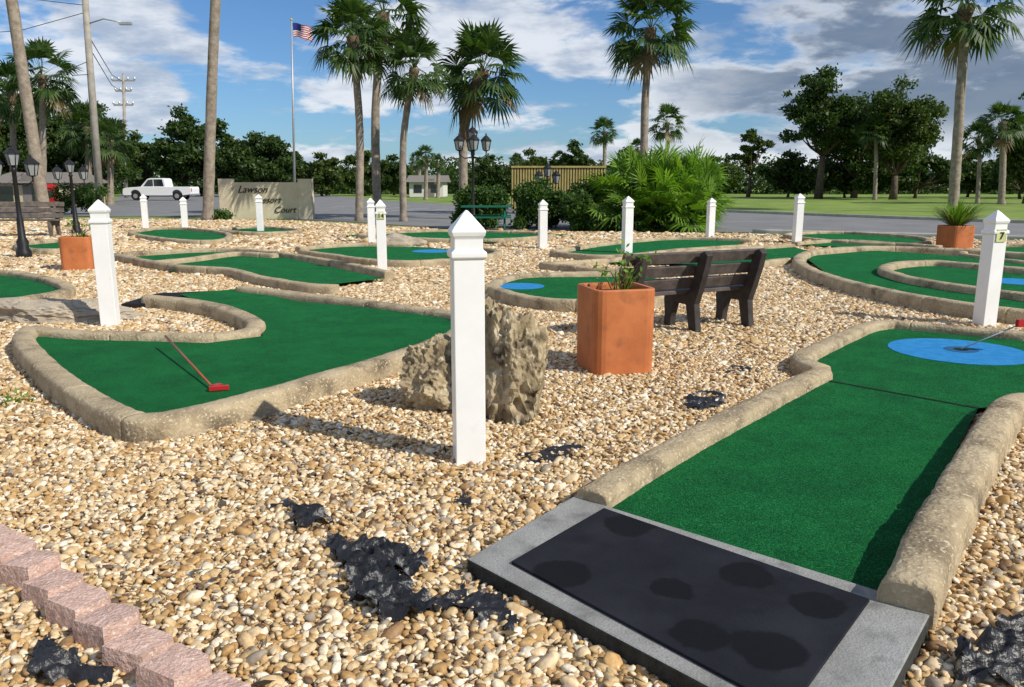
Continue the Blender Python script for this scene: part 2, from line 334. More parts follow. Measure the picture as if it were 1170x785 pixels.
hole([[(1105,290),(1140,281),(1300,290),(1300,306),(1170,300)]],[([(1098,291),(1140,279),(1300,288)],False),([(1098,292),(1170,302),(1300,312)],False)],step=.1)
hole([[(890,268),(950,265),(1060,272),(1055,280),(950,277)]],[([(885,269),(950,265),(1062,272),(1060,281),(950,277)],True)],step=.12)
hole([[(915,280),(960,276),(1100,284),(1080,290),(1000,284)]],[([(908,279),(960,275),(1075,283)],False)],step=.12)
hole([[(20,281),(90,275),(98,283),(40,287)]],[([(12,281),(60,275),(100,278),(98,285),(40,288)],True)],step=.12)
# ---------------------------------------------------------------- pebbles
def pip(x,y,poly):
    ins=np.zeros(len(x),bool); n=len(poly); j=n-1
    for i in range(n):
        xi,yi=poly[i]; xj,yj=poly[j]
        c=((yi>y)!=(yj>y))&(x<(xj-xi)*(y-yi)/(yj-yi+1e-12)+xi); ins^=c; j=i
    return ins
PTS=[];SZ=[]
def layer(y0,y1,s,size,z0):
    xs=np.arange(-1.1*y1-2,1.1*y1+2,s); ys=np.arange(y0,y1,s*.87)
    X,Y=np.meshgrid(xs,ys); X=X+((np.arange(len(ys))%2)*s*.5)[:,None]
    X=X.ravel()+rng.normal(0,s*.3,X.size); Y=Y.ravel()+rng.normal(0,s*.3,Y.size)
    k=(np.abs(X)<0.76*Y+1.1)&pip(X,Y,bedpoly)
    X=X[k];Y=Y[k]
    for t in turfs:
        k=~pip(X,Y,t); X=X[k];Y=Y[k]
    r=size*np.exp(rng.normal(0,.34,len(X)))
    Z=z0+rng.uniform(-.003,.006,len(X))
    PTS.append(np.c_[X,Y,Z]); SZ.append(r)
layer(0.9,6.5,.0225,.0128,.003); layer(0.9,6.5,.031,.0130,.014)
layer(6.5,11,.029,.0172,.007); layer(11,17,.042,.024,.007); layer(17,32,.075,.041,.005)
pts=np.vstack(PTS).astype(np.float32); sz=np.concatenate(SZ).astype(np.float32)
me=bpy.data.meshes.new('gravel_pebbles'); me.vertices.add(len(pts)); me.vertices.foreach_set('co',pts.ravel())
at=me.attributes.new('psize','FLOAT','POINT'); at.data.foreach_set('value',sz); me.update()
gp=bpy.data.objects.new('gravel_pebbles',me); scene.collection.objects.link(gp)
pc=bpy.data.collections.new('pebble_shapes')
import bmesh
for i in range(8):
    bm=bmesh.new(); bmesh.ops.create_icosphere(bm,subdivisions=2,radius=1)
    sx,sy,szz=random.uniform(1.0,1.4),random.uniform(.68,.95),random.uniform(.42,.70); off=Vector((i*7.1,i*3,0))
    for v in bm.verts:
        n_=noise.noise(v.co*0.9+off)*.50+noise.noise(v.co*2.0+off)*.22
        v.co*=1+n_; v.co.x*=sx; v.co.y*=sy; v.co.z*=szz
    for f in bm.faces: f.smooth=True
    mm=bpy.data.meshes.new('pebble'); bm.to_mesh(mm); bm.free(); mm.materials.append(M['pebble'])
    pc.objects.link(bpy.data.objects.new('pebble_shape',mm))
ng=bpy.data.node_groups.new('scatter','GeometryNodeTree')
ng.interface.new_socket('Geometry',in_out='INPUT',socket_type='NodeSocketGeometry'); ng.interface.new_socket('Geometry',in_out='OUTPUT',socket_type='NodeSocketGeometry')
gi=ng.nodes.new('NodeGroupInput'); go=ng.nodes.new('NodeGroupOutput'); ip=ng.nodes.new('GeometryNodeInstanceOnPoints'); ci=ng.nodes.new('GeometryNodeCollectionInfo')
ci.inputs['Collection'].default_value=pc; ci.inputs['Separate Children'].default_value=True; ci.inputs['Reset Children'].default_value=True
na=ng.nodes.new('GeometryNodeInputNamedAttribute'); na.data_type='FLOAT'; na.inputs['Name'].default_value='psize'
rv=ng.nodes.new('FunctionNodeRandomValue'); rv.data_type='FLOAT_VECTOR'; rv.inputs[0].default_value=(-.6,-.6,0); rv.inputs[1].default_value=(.6,.6,6.283)
ip.inputs['Pick Instance'].default_value=True
for a,b_ in ((gi.outputs[0],ip.inputs['Points']),(ci.outputs[0],ip.inputs['Instance']),(rv.outputs[0],ip.inputs['Rotation']),(na.outputs[0],ip.inputs['Scale']),(ip.outputs[0],go.inputs[0])): ng.links.new(a,b_)
gm=gp.modifiers.new('scatter','NODES'); gm.node_group=ng
# ---------------------------------------------------------------- posts
def post(bx,by,ty,w=0.15,rot=.2,num=None):
    x,y=G(bx,by); h=P(bx,ty,y).z
    e=empty('white_post'); b=MB(); hw=w/2
    b.lathe((x,y,0),[(hw,-.05),(hw,h-.235)],'white',4,rot=rot)
    b.lathe((x,y,h-.235),[(hw*1.0,0),(hw*1.16,.012),(hw*1.16,.035),(hw*.93,.05),(hw*.93,.10),(hw*1.05,.115),(hw*1.12,.135),(hw*.95,.155),(hw*.62,.185),(hw*.34,.212),(hw*.06,.235)],'white',4,rot=rot)
    o=b.obj('post',e,bevel=.004)
    if num:
        b=MB(); c=Vector((x,y,h*.79)); R=Matrix.Rotation(rot,3,'Z'); d=R@Vector((0,-1,0)); b.box(c+d*(hw+.006),(.11,.01,.12),'yellow',rot); b.obj('number_plate',e)
        text(num,c+d*(hw+.013)+Vector((0,0,-.035)),.10,'black',e,rot,name='number')
for a in [(536,527,240),(127,373,228),(167,262,222),(212,264,225),(298,266,222),(425,278,226),(620,285,228),(716,292,224),(811,272,226),(910,279,221)]:
    post(*a,w=.15 if a[1]>300 else .17,rot=.2+random.uniform(-.12,.12)*(a[1]<300))
post(437,312,228,num='14'); post(1124,373,240,num='7')
# ---------------------------------------------------------------- planters
def sprig(b,c,n,h,sp,k,w0=.012):
    for i in range(n):
        az=random.uniform(0,6.28); l=h*random.uniform(.5,1.1); s_=sp*random.uniform(.2,1)
        p0=Vector(c)+Vector((math.cos(az),math.sin(az),0))*.05; p1=p0+Vector((math.cos(az)*s_*.5,math.sin(az)*s_*.5,l*.7)); p2=p0+Vector((math.cos(az)*s_,math.sin(az)*s_,l*random.uniform(.7,1.1)))
        w=Vector((-math.sin(az),math.cos(az),0))*w0
        b.add([p0-w,p0+w,p1+w*1.3,p1-w*1.3,p2],[(0,1,2,3),(3,2,4)],k)
def planter(bx,by,ty,wpx,plant,rot=.25):
    x,y=G(bx,by); y+=0.22; h=P(bx,ty,y-.22).z; w=wpx/FP*(y)*.93/2*.88
    e=empty('planter'); b=MB()
    def ring(r,z,cf=.34):
        out=[]
        c=r*cf
        for sx,sy in((1,1),(-1,1),(-1,-1),(1,-1)):
            for t in range(5):
                a=(math.pi/2)*t/4+{(1,1):0,(-1,1):math.pi/2,(-1,-1):math.pi,(1,-1):1.5*math.pi}[(sx,sy)]
                out.append(Vector((sx*(r-c)+math.cos(a)*c,sy*(r-c)+math.sin(a)*c,z)))
        return out
    R=Matrix.Rotation(rot,3,'Z'); prof=[(w*.97,-.02),(w*.985,.02),(w,h-.06),(w,h-.012),(w*.985,h),(w*.86,h),(w*.84,h-.02),(w*.84,h-.07)]
    vs=[];fs=[]
    for r,z in prof: vs+=[R@q+Vector((x,y,0)) for q in ring(r,z)]
    for i in range(len(prof)-1):
        for j in range(20): fs.append((i*20+j,i*20+(j+1)%20,(i+1)*20+(j+1)%20,(i+1)*20+j))
    b.add(vs,fs,'terra',False); b.add([R@q+Vector((x,y,0)) for q in ring(w*.85,h-.05)],[tuple(range(20))],'soil'); b.obj('pot',e,bevel=.004)
    b=MB()
    if plant=='sparse':
        sprig(b,(x+.05,y,h-.05),12,.20,.22,'palmetto',.006); sprig(b,(x,y,h-.05),16,.26,.25,'dead',.004)
        for i in range(6):
            a=random.uniform(0,6.3); p0=Vector((x+.06,y,h-.06)); p1=p0+Vector((math.cos(a)*.1,math.sin(a)*.1,random.uniform(.12,.28)));p2=p1+Vector((math.cos(a)*.08,math.sin(a)*.08,random.uniform(-.02,.10))); b.tube([p0,p1,p2],[.005,.004,.003],'bark',5)
            for j in range(9):
                q=p2+Vector((random.gauss(0,.03),random.gauss(0,.03),random.gauss(0,.03))); d=Vector((random.gauss(0,1),random.gauss(0,1),random.gauss(0,1))).normalized()*.024; d2=d.orthogonal()*.5
                b.add([q-d,q-d2,q+d,q+d2],[(0,1,2,3)],'palmetto')
    else:
        sprig(b,(x,y,h-.05),220,.6,.95,'palmetto',.009); sprig(b,(x,y,h-.05),90,.5,.9,'dead',.008)
    b.obj('plant',e)
planter(705,430,331,90,'sparse'); planter(84,310,271,40,'sparse'); planter(1096,285,258,36,'bushy')
# ---------------------------------------------------------------- benches
def bench(o,ang,s0,s1,sup,k='wood',ks='bsup',name='park_bench',sc=.93):
    ax=Vector((math.cos(ang),math.sin(ang),0)); fr=Vector((-math.sin(ang),math.cos(ang),0)); up=Vector((0,0,1)); o=Vector(o); e=empty(name)
    prof=[(-.02,0),(.10,0),(.13,.12),(.17,.28),(.36,.28),(.41,.12),(.42,0),(.53,0),(.52,.14),(.54,.30),(.52,.395),(.14,.395),(.09,.50),(.02,.70),(-.03,.83),(-.09,.85),(-.14,.81),(-.10,.66),(-.03,.45),(.03,.3),(.01,.15)]
    prof=[(a*sc,b_*sc) for a,b_ in prof]
    for i,t in enumerate(sup):
        b=MB(); b.prism(prof,o+ax*t,fr,up,ax,.035,ks); b.obj('support_%d'%(i+1),e,bevel=.006)
    b=MB(); L_=s1-s0; mid=o+ax*(s0+s1)/2
    for d in(.20,.335,.47): b.box(mid+fr*d*sc+up*(.395*sc+.02),(L_,.12*sc,.038),k,ang)
    b.obj('seat',e,bevel=.006)
    b=MB()
    for d,z in((.118,.51),(.065,.645),(.012,.785)): b.box(mid+fr*(d*sc+.02)+up*z*sc,(L_,.036,.115*sc),k,ang,tilt=.36)
    b.obj('backrest',e,bevel=.006)
bench((*G(797,381),0),math.radians(26),-.86,.80,[-.72,0,.66])
bx,by=G(30,270); bench((bx,by,0),math.radians(185),-1.1,1.1,[-.9,.9],'woodg','woodg',sc=1.1)
e=empty('picnic_table'); x,y=G(556,264); b=MB()
for d in(-.36,-.12,.12,.36): b.box((x,y+d,.74),(1.5,.2,.04),'grnp')
for d in(-.72,.72): b.box((x,y+d,.44),(1.5,.26,.04),'grnp')
b.obj('tops',e); b=MB()
for s_ in(-.55,.55):
    b.tube([(x+s_,y-.8,0),(x+s_,y-.3,.71)],[.03,.03],'grnp'); b.tube([(x+s_,y+.8,0),(x+s_,y+.3,.71)],[.03,.03],'grnp'); b.tube([(x+s_,y-.8,.41),(x+s_,y+.8,.41)],[.03,.03],'grnp')
b.obj('frame',e)
# ---------------------------------------------------------------- rocks, pavers, fabric, putter
def blob(b,c,r,k,seed,sub=5,amp=.25,cuts=9,rough_=.05,tz=0):
    bm=bmesh.new(); bmesh.ops.create_icosphere(bm,subdivisions=sub,radius=1); rs=random.Random(seed)
    off=Vector((seed*5.3,seed*1.7,seed)); pl=[]
    for i in range(cuts):
        d=Vector((rs.gauss(0,1),rs.gauss(0,1),rs.gauss(0,.8))).normalized(); pl.append((d,rs.uniform(.62,.88)))
    for v in bm.verts:
        p=v.co.copy()*(1+noise.noise(v.co*1.1+off)*amp)
        for d,q in pl:
            t=p.dot(d)
            if t>q: p-=d*(t-q)*.92
        n_=noise.noise(p*3.1+off)*rough_*1.8+abs(noise.noise(p*7+off))*-rough_*1.8+noise.noise(p*15+off)*rough_*.6
        p*=1+n_
        v.co=Vector((p.x*r[0]*(1-.12*p.z*tz),p.y*r[1],p.z*r[2]))
    bm.verts.index_update()
    b.add([v.co+Vector(c) for v in bm.verts],[tuple(v.index for v in f.verts) for f in bm.faces],k,False); bm.free()
x,y=G(564,492); b=MB(); blob(b,(x+.06,y+.36,.22),(.34,.30,.54),'rock',11,6,.34,10,.10,1.4); b.obj('boulder')
x,y=G(502,478); b=MB(); blob(b,(x,y+.24,.13),(.33,.24,.32),'rock',12,6,.34,9,.10,1); b.obj('boulder')
x,y=G(30,376); b=MB(); blob(b,(x,y+.50,.05),(.85,.30,.20),'rock2',15,5,.4,6,.09); b.obj('boulder')
x,y=G(455,283); b=MB(); blob(b,(x,y+.4,.06),(.6,.45,.26),'rock2',14,4,.3,8,.05); b.obj('boulder')
# edging pavers: a row of chunky blocks
row=[np.array(G(px,py,.05)) for px,py in [(-90,556),(5,628),(80,684),(155,738),(245,798),(330,852)]]
pr_,_t=resample(chaikin(row,False,1),False,.188)
for ii in range(len(pr_)-1):
    x,y=(pr_[ii]+pr_[ii+1])/2; dd=pr_[ii+1]-pr_[ii]; rot=math.atan2(dd[1],dd[0])+random.uniform(-.18,.18)+.22; w,d,h=.168,.135,.092+random.uniform(-.015,.01)
    pr=[(-w/2,-d/2),(w*.38,-d/2),(w/2,d*.30),(w*.34,d/2),(-w*.40,d/2)]; vs=[];fs=[]; NP=len(pr)*6; tl=random.uniform(-.15,.15); R2=Matrix.Rotation(rot,2)
    for zi in range(6):
        z=-.03+(h+.03)*min(zi,4)/4; f_=1.0 if zi<3 else (.985 if zi==3 else .94 if zi==4 else .0)
        for s_ in range(len(pr)):
            for t in range(6):
                q=Vector(pr[s_]).lerp(Vector(pr[(s_+1)%len(pr)]),t/6)*f_
                nz=noise.noise(Vector((q.x*34+ii*9,q.y*34,z*34))); v=(R2@q)*(1+nz*.06*(f_>0))
                vs.append((x+v.x,y+v.y,z+nz*.004+tl*q.x+(.004 if zi==5 else 0)))
    for zi in range(5):
        for j in range(NP): fs.append((zi*NP+j,zi*NP+(j+1)%NP,(zi+1)*NP+(j+1)%NP,(zi+1)*NP+j))
    b=MB(); b.add(vs,fs,'paver'); b.obj('edging_paver')
def scrap(outline,zb=.032,amp=.08,seed=0):
    pl=[G(*q) for q in outline]; xs=[p[0] for p in pl]; ys=[p[1] for p in pl]; st=.009
    nx=int((max(xs)-min(xs))/st)+2; ny=int((max(ys)-min(ys))/st)+2; vs=[]
    X,Y=np.meshgrid(min(xs)+np.arange(nx)*st,min(ys)+np.arange(ny)*st)
    jx=X.ravel().copy(); jy=Y.ravel().copy()
    for i in range(len(jx)):
        q=noise.noise_vector(Vector((jx[i]*9,jy[i]*9,seed)))*.05; jx[i]+=q.x; jy[i]+=q.y
    ins=pip(jx,jy,pl)
    for x_,y_ in zip(X.ravel(),Y.ravel()):
        p=Vector((x_*8+y_*4,y_*14-x_*3,seed*3.1)); rd=(1-abs(noise.noise(p))*2.4); z=zb+amp*(max(rd,-.2)*.55+(1-abs(noise.noise(p*2.2+Vector((5,1,2))))*2)*.22)-.024
        vs.append((x_,y_,z))
    fs=[]
    for j in range(ny-1):
        for i in range(nx-1):
            a_=j*nx+i
            if ins[a_] and ins[a_+1] and ins[a_+nx+1] and ins[a_+nx]: fs.append((a_,a_+1,a_+nx+1,a_+nx))
    if not fs: return
    b=MB(); b.add(vs,fs,'fabric',True); o=b.obj('landscape_fabric')
scrap([(376,626),(400,624),(430,632),(458,634),(492,660),(478,668),(440,664),(470,680),(500,690),(522,708),(480,718),(430,720),(402,692),(390,660),(376,645)],seed=1,amp=.10)
scrap([(326,592),(352,584),(388,594),(372,606),(350,618),(332,608)],seed=2)
scrap([(500,672),(530,678),(560,694),(604,722),(588,732),(545,720),(510,708)],zb=.03,amp=.06,seed=3)
scrap([(1080,775),(1100,750),(1135,742),(1160,712),(1200,695),(1240,760),(1170,800),(1100,806)],seed=4,amp=.11)
scrap([(30,765),(50,742),(75,758),(120,752),(140,775),(90,808),(40,795)],seed=5)
scrap([(785,458),(806,450),(834,455),(830,466),(800,473),(782,468)],seed=6,amp=.05)
scrap([(815,424),(850,420),(868,426),(840,432)],seed=7,amp=.03)
scrap([(310,582),(330,572),(340,580),(320,588)],seed=8,amp=.03)
scrap([(520,578),(535,568),(547,580),(530,592)],seed=9,amp=.05)
scrap([(590,527),(660,510),(670,520),(625,536)],seed=10,amp=.03)
b=MB()
p0=Vector((*G(243,444,.1),.11)); p1=Vector((*G(189,384,.20),.20))
b.tube([p0,p1],[.007,.009],'brick',8); b.box(p0+Vector((.05,-.02,.0)),(.12,.03,.026),'red',.35); b.box(p0+Vector((.02,.02,.0)),(.045,.06,.026),'red',-.4); b.obj('putter')
b=MB()
for px,py in [(8,455),(24,463)]:
    x,y=G(px,py)
    for _ in range(4): sprig(b,(x+random.uniform(-.08,.08),y+random.uniform(-.08,.08),.01),7,.045,.06,'palmetto',.006)
b.obj('weeds')
b=MB()
for i in range(420):
    y=random.uniform(1.5,9); x=random.uniform(-.6,.6)*y; z=.035
    if any(pip(np.array([x]),np.array([y]),t)[0] for t in turfs): continue
    a=random.uniform(0,6.3); l=random.uniform(.012,.04); w=l*random.uniform(.12,.45); u=Vector((math.cos(a),math.sin(a),random.uniform(-.2,.3)))*l; v=Vector((-math.sin(a),math.cos(a),random.uniform(-.2,.4)))*w; c=Vector((x,y,z))
    b.add([c-u,c-v,c+u,c+v],[(0,1,2,3)],random.choice(['dead','soil','bark']))
b.obj('leaf_litter')
# ---------------------------------------------------------------- lamp posts
def lantern(b,c,s_):
    c=Vector(c)
    b.lathe(c,[(.05*s_,0),(.09*s_,.03*s_)],'black',6); b.lathe(c+Vector((0,0,.03*s_)),[(.09*s_,0),(.14*s_,.28*s_)],'lglass',6)
    for j in range(6):
        t=2*math.pi*(j+.5)/6; q=1.17
        b.tube([c+Vector((math.cos(t)*.09*q*s_,math.sin(t)*.09*q*s_,.03*s_)),c+Vector((math.cos(t)*.14*q*s_,math.sin(t)*.14*q*s_,.31*s_))],[.014*s_]*2,'black',4)
    b.lathe(c+Vector((0,0,.31*s_)),[(.17*s_,0),(.17*s_,.02*s_),(.10*s_,.10*s_),(.05*s_,.15*s_),(.02*s_,.17*s_),(.03*s_,.20*s_),(.005,.25*s_)],'black',6)
def lamp(bx,by,ty,Y=None,s_=1.0,n=2,arm=.33):
    if Y is None: x,y=G(bx,by)
    else: p=P(bx,by,Y); x,y=p.x,Y
    h=P(bx,ty,y).z; b=MB(); hp=h-.56*s_
    b.lathe((x,y,0),[(.14,-.1),(.14,.12),(.10,.2),(.11,.32),(.07,.4),(.06,.75),(.045,.8),(.04,hp-.1),(.06,hp-.08),(.03,hp)],'black',12,smooth=True)
    lantern(b,(x,y,hp),s_)
    for j in range(n):
        a=2*math.pi*j/n+.15; d=Vector((math.cos(a),math.sin(a),0)); o=Vector((x,y,0))
        b.tube([o+Vector((0,0,hp-.42*s_)),o+d*arm*s_*.6+Vector((0,0,hp-.47*s_)),o+d*arm*s_+Vector((0,0,hp-.36*s_)),o+d*arm*s_+Vector((0,0,hp-.25*s_))],[.022*s_]*4,'black',6)
        lantern(b,o+d*arm*s_+Vector((0,0,hp-.25*s_)),s_)
    b.obj('street_lamp')
lamp(28,295,164,s_=.75,n=2,arm=.42); lamp(88,268,180,s_=.75,n=2,arm=.45); lamp(541,262,142,s_=1.0,n=4,arm=.42); lamp(625,258,185,s_=.9,n=2)
# ---------------------------------------------------------------- vegetation
UP=Vector((0,0,1))
def fan(b,o,d,pl,R,nb,k,droop=.35,w=.035,spread=105,sag=.10):
    d=Vector(d).normalized(); o=Vector(o)
    hub=o+d*pl-UP*pl*sag; mid=o+d*pl*.5-UP*pl*sag*.2
    side=d.cross(UP); side=side.normalized() if side.length>.05 else Vector((1,0,0))
    a=(d-Vector((0,0,.15))).normalized(); nrm=side.cross(a).normalized(); r0=random.uniform(-.7,.7); side2=(side*math.cos(r0)+nrm*math.sin(r0))
    nrm=side2.cross(a).normalized()
    ww=side*.018
    b.add([o-ww,o+ww,mid+ww,mid-ww,hub+ww*.6,hub-ww*.6],[(0,1,2,3),(3,2,4,5)],k)
    for i in range(nb):
        ph=math.radians(-spread+2*spread*i/(nb-1)+random.uniform(-3,3)); Rr=R*(1-.30*abs(ph)/2)*random.uniform(.88,1.08)
        dd=a*math.cos(ph)+side2*math.sin(ph); pw=(side2*math.cos(ph)-a*math.sin(ph))*w
        dr=droop*random.uniform(.6,1.4)
        m_=hub+dd*Rr*.55+nrm*abs(math.sin(ph))*Rr*.12-UP*Rr*dr*.12; t=hub+dd*Rr*.97-UP*Rr*dr
        b.add([hub,m_+pw,m_-pw,t],[(0,1,2),(1,3,2)],k)
def palm(trunkpx,Y,rpx,crown=None,tw=10,nl=40,boots=.15,name='palm_tree'):
    pts=[P(x,y,Y) for x,y in trunkpx]; pts[0].z=-.1
    P_=[];n=22
    for i in range(n+1):
        t=i/n*(len(pts)-1); j=min(int(t),len(pts)-2); f=t-j
        p0=pts[max(j-1,0)];p1=pts[j];p2=pts[j+1];p3=pts[min(j+2,len(pts)-1)]
        P_.append(.5*((2*p1)+(-p0+p2)*f+(2*p0-5*p1+4*p2-p3)*f*f+(-p0+3*p1-3*p2+p3)*f**3))
    r=tw/FP*Y/2; e=empty(name)
    b=MB(); b.tube(P_,[r*(1.35 if i==0 else 1.12 if i==1 else (1.0-.18*i/n))*(1+.05*(i%2)) for i in range(n+1)],'trunk',12,jit=.10)
    top=P_[-1]; R=rpx/FP*Y
    k0=int(n*(1-boots)); b.tube(P_[k0:],[r*1.1+.08*(i/(n-k0+1))*R*.5 for i in range(n-k0+1)],'boots',10,jit=.35)
    b.obj('trunk',e)
    b=MB(); ph0=random.uniform(0,6)
    for i in range(nl):
        t=(i+.5)/nl; el=math.radians(82-128*t**.9+random.uniform(-12,12)); az=ph0+i*2.39996+random.uniform(-.4,.4)
        d=Vector((math.cos(az)*math.cos(el),math.sin(az)*math.cos(el),math.sin(el)))
        k='palm' if t<.93 or random.random()<.4 else 'dead'; q=random.uniform(.85,1.12)
        fan(b,top-UP*R*.08*t,d,R*.54*q,R*.50*q,18,k,droop=.10+.30*t,w=R*.028,sag=.04+.10*t)
    b.obj('crown',e)
palm([(410,250),(411,150),(403,42)],31,52,tw=9); palm([(431,236),(429,130),(438,14)],36,56,tw=10)
palm([(461,251),(461,160),(473,78)],31,46,tw=8,boots=.12); palm([(530,250),(531,140),(552,80)],33,58,tw=10,boots=.55,nl=46)
palm([(735,250),(737,120),(744,32)],36,57,tw=9,boots=.3,nl=46); palm([(1089,238),(1096,130),(1104,5)],42,66,tw=11,nl=46)
palm([(237,248),(242,100),(253,-150)],31,60,tw=12); palm([(52,250),(30,110),(-8,-140)],31,60,tw=13)
for x,y,Y,r,ty in [(690,190,70,19,150),(762,190,62,24,140),(486,205,75,15,178),(500,205,85,12,186),(728,200,90,14,170),(1118,215,60,24,158),(1000,215,75,22,150),(48,215,52,46,85),(14,215,56,42,105),(100,215,60,34,145),(640,205,95,13,182),(590,205,95,12,185),(1145,220,58,30,140),(478,200,95,12,182),(125,215,56,32,160)]:
    palm([(x,y+6),(x+1,(y+ty)/2),(x,ty)],Y,r,tw=4.5 if r<30 else 7,nl=34)
def leafcloud(cent,rad,n,size,shell=.5):
    cent=np.array(cent);rad=np.array(rad); k=len(cent); w=rad[:,0]**2; idx=rng.choice(k,n,p=w/w.sum())
    d=rng.normal(size=(n,3)); d/=np.linalg.norm(d,axis=1)[:,None]; rr=shell+(1-shell)*rng.random(n)**.6; rr*=1+rng.normal(0,.2,n)
    c=cent[idx]+d*rad[idx]*rr[:,None]
    c[:,2]=np.maximum(c[:,2],0.02)
    a=rng.normal(size=(n,3)); a/=np.linalg.norm(a,axis=1)[:,None]; b_=np.cross(a,rng.normal(size=(n,3))); b_/=np.linalg.norm(b_,axis=1)[:,None]
    s=size*rng.uniform(.5,1.3,n)[:,None]
    return np.stack([c-a*s,c-b_*s*.55,c+a*s,c+b_*s*.55],1).reshape(-1,3)
def leafobj(name,V,k,parent=None):
    n=len(V)//4; me=bpy.data.meshes.new(name); me.vertices.add(n*4); me.vertices.foreach_set('co',V.astype(np.float32).ravel())
    me.loops.add(n*4); me.loops.foreach_set('vertex_index',np.arange(n*4,dtype=np.int32)); me.polygons.add(n)
    me.polygons.foreach_set('loop_start',np.arange(0,n*4,4,dtype=np.int32)); me.materials.append(M[k]); me.update(calc_edges=True)
    o=bpy.data.objects.new(name,me); scene.collection.objects.link(o); o.parent=parent; return o
def tree(px,Y,ty,by,wpx,n=6000,size=.16,k='leaf',name='oak_tree',nc=26,low=.2,gap=0.0,cr=1.0):
    base=P(px,by,Y); base.z=-.05; h=P(px,ty,Y).z; W=wpx/FP*Y/2; e=empty(name)
    b=MB(); r=h*.026; zc=h*(1+low)/2; hz=h*(1-low)/2; fork=base+Vector((random.uniform(-.2,.2),0,max(h*low*1.1,h*.18)))
    b.tube([base,base.lerp(fork,.5)+Vector((random.uniform(-.1,.1),0,0)),fork],[r*1.4,r,r*.85],'bark',10)
    cs=[];rs=[]; sd=random.uniform(0,50)
    for i in range(nc*2):
        d=Vector((random.gauss(0,1),random.gauss(0,1),random.gauss(0,1))).normalized(); q=random.random()**.42
        lob=.92+.40*noise.noise(d*1.6+Vector((sd,0,0)))
        rad=random.uniform(.10,.24)*(W+hz)/2*1.15*cr
        c=base+Vector((d.x*(W-rad*.6)*q*lob,d.y*(W-rad)*q*lob,zc+d.z*(hz-rad*.6)*q*lob))
        if noise.noise(c*.25+Vector((sd,3,3)))<-.30+gap: continue
        cs.append(c); rs.append((rad*1.2,rad*1.2,rad*.7))
    cs.append(base+Vector((0,0,h-.5*hz*.3))); rs.append((W*.25,W*.25,hz*.15))
    for c in cs[:16]:
        m_=fork.lerp(c,.5)+Vector((0,0,-.06*h*random.random())); b.tube([fork,m_,c],[r*.5,r*.28,r*.08],'bark',6)
    b.obj('trunk',e); leafobj('crown',leafcloud(cs,rs,n,size,.2),k,e)
# left mass
tree(118,64,118,228,84,16000,.19,nc=46,low=.02); tree(20,64,84,228,120,18000,.19,nc=50,low=.02); tree(76,66,98,228,100,17000,.19,nc=46,low=.02)
tree(160,98,150,218,64,9000,.24,nc=34,low=.0,k='leaf2'); tree(-60,60,80,228,110,12000,.2,nc=40,low=.02)
tree(212,95,120,215,80,15000,.24,nc=44,low=.0); tree(255,95,136,215,70,13000,.24,nc=38,low=.0); tree(296,93,150,215,84,14000,.23,nc=40,low=.0); tree(330,94,172,215,64,9000,.22,nc=30,low=.0); tree(368,95,174,215,60,8000,.22,nc=28,low=.0,k='leaf2')
# right
tree(935,80,74,226,96,20000,.18,nc=70,low=.30,name='pine_tree',gap=.04,cr=.85); tree(1020,76,86,228,104,22000,.18,nc=76,low=.18,name='pine_tree',k='leaf2',gap=.02,cr=.9); tree(975,84,104,228,84,13000,.19,nc=44,low=.08)
tree(1172,60,90,238,80,16000,.17,nc=46,low=.06); tree(855,90,146,220,52,3600,.18,nc=26,low=.3,k='leaf2',name='pine_tree',gap=.1,cr=.8); tree(900,88,172,226,84,10000,.2,nc=32,low=.0)
tree(965,86,176,226,110,12000,.2,nc=34,low=.0); tree(1045,84,162,228,100,12000,.2,nc=36,low=.0); tree(1105,90,174,226,100,11000,.2,nc=34,low=.0); tree(1165,80,170,228,90,10000,.2,nc=30,low=.0); tree(1240,84,150,228,110,10000,.2,nc=30,low=.0)
tree(415,100,172,215,56,7000,.22,nc=26,low=.0,k='leaf2'); tree(655,95,160,215,56,7000,.22,nc=26,low=.02); tree(605,100,170,215,56,7000,.22,nc=26,low=.02,k='leaf2'); tree(715,100,168,215,60,7000,.22,nc=26,low=.02); tree(815,105,178,218,76,7000,.22,nc=26,low=.0,k='leaf2'); tree(450,105,176,215,50,6000,.22,nc=24,low=.0); tree(560,105,176,215,50,6000,.22,nc=24,low=.0)
cs=[];rs=[]
xs=-350
while xs<1550:
    Y=random.uniform(118,140); hgt=184+14*noise.noise(Vector((xs*.02,3,0)))+random.uniform(-6,7)
    top=P(xs,hgt,Y).z; rad=random.uniform(1.0,2.2)
    zc=top-rad
    while zc>-1:
        cs.append((P(xs,200,Y).x+random.uniform(-1.5,1.5),Y+random.uniform(-4,4),zc)); rs.append((rad*1.4,rad*1.4,rad)); zc-=rad*1.0
    xs+=random.uniform(5,10)
leafobj('distant_treeline',leafcloud(cs,rs,100000,.34,shell=.4),'leaf')
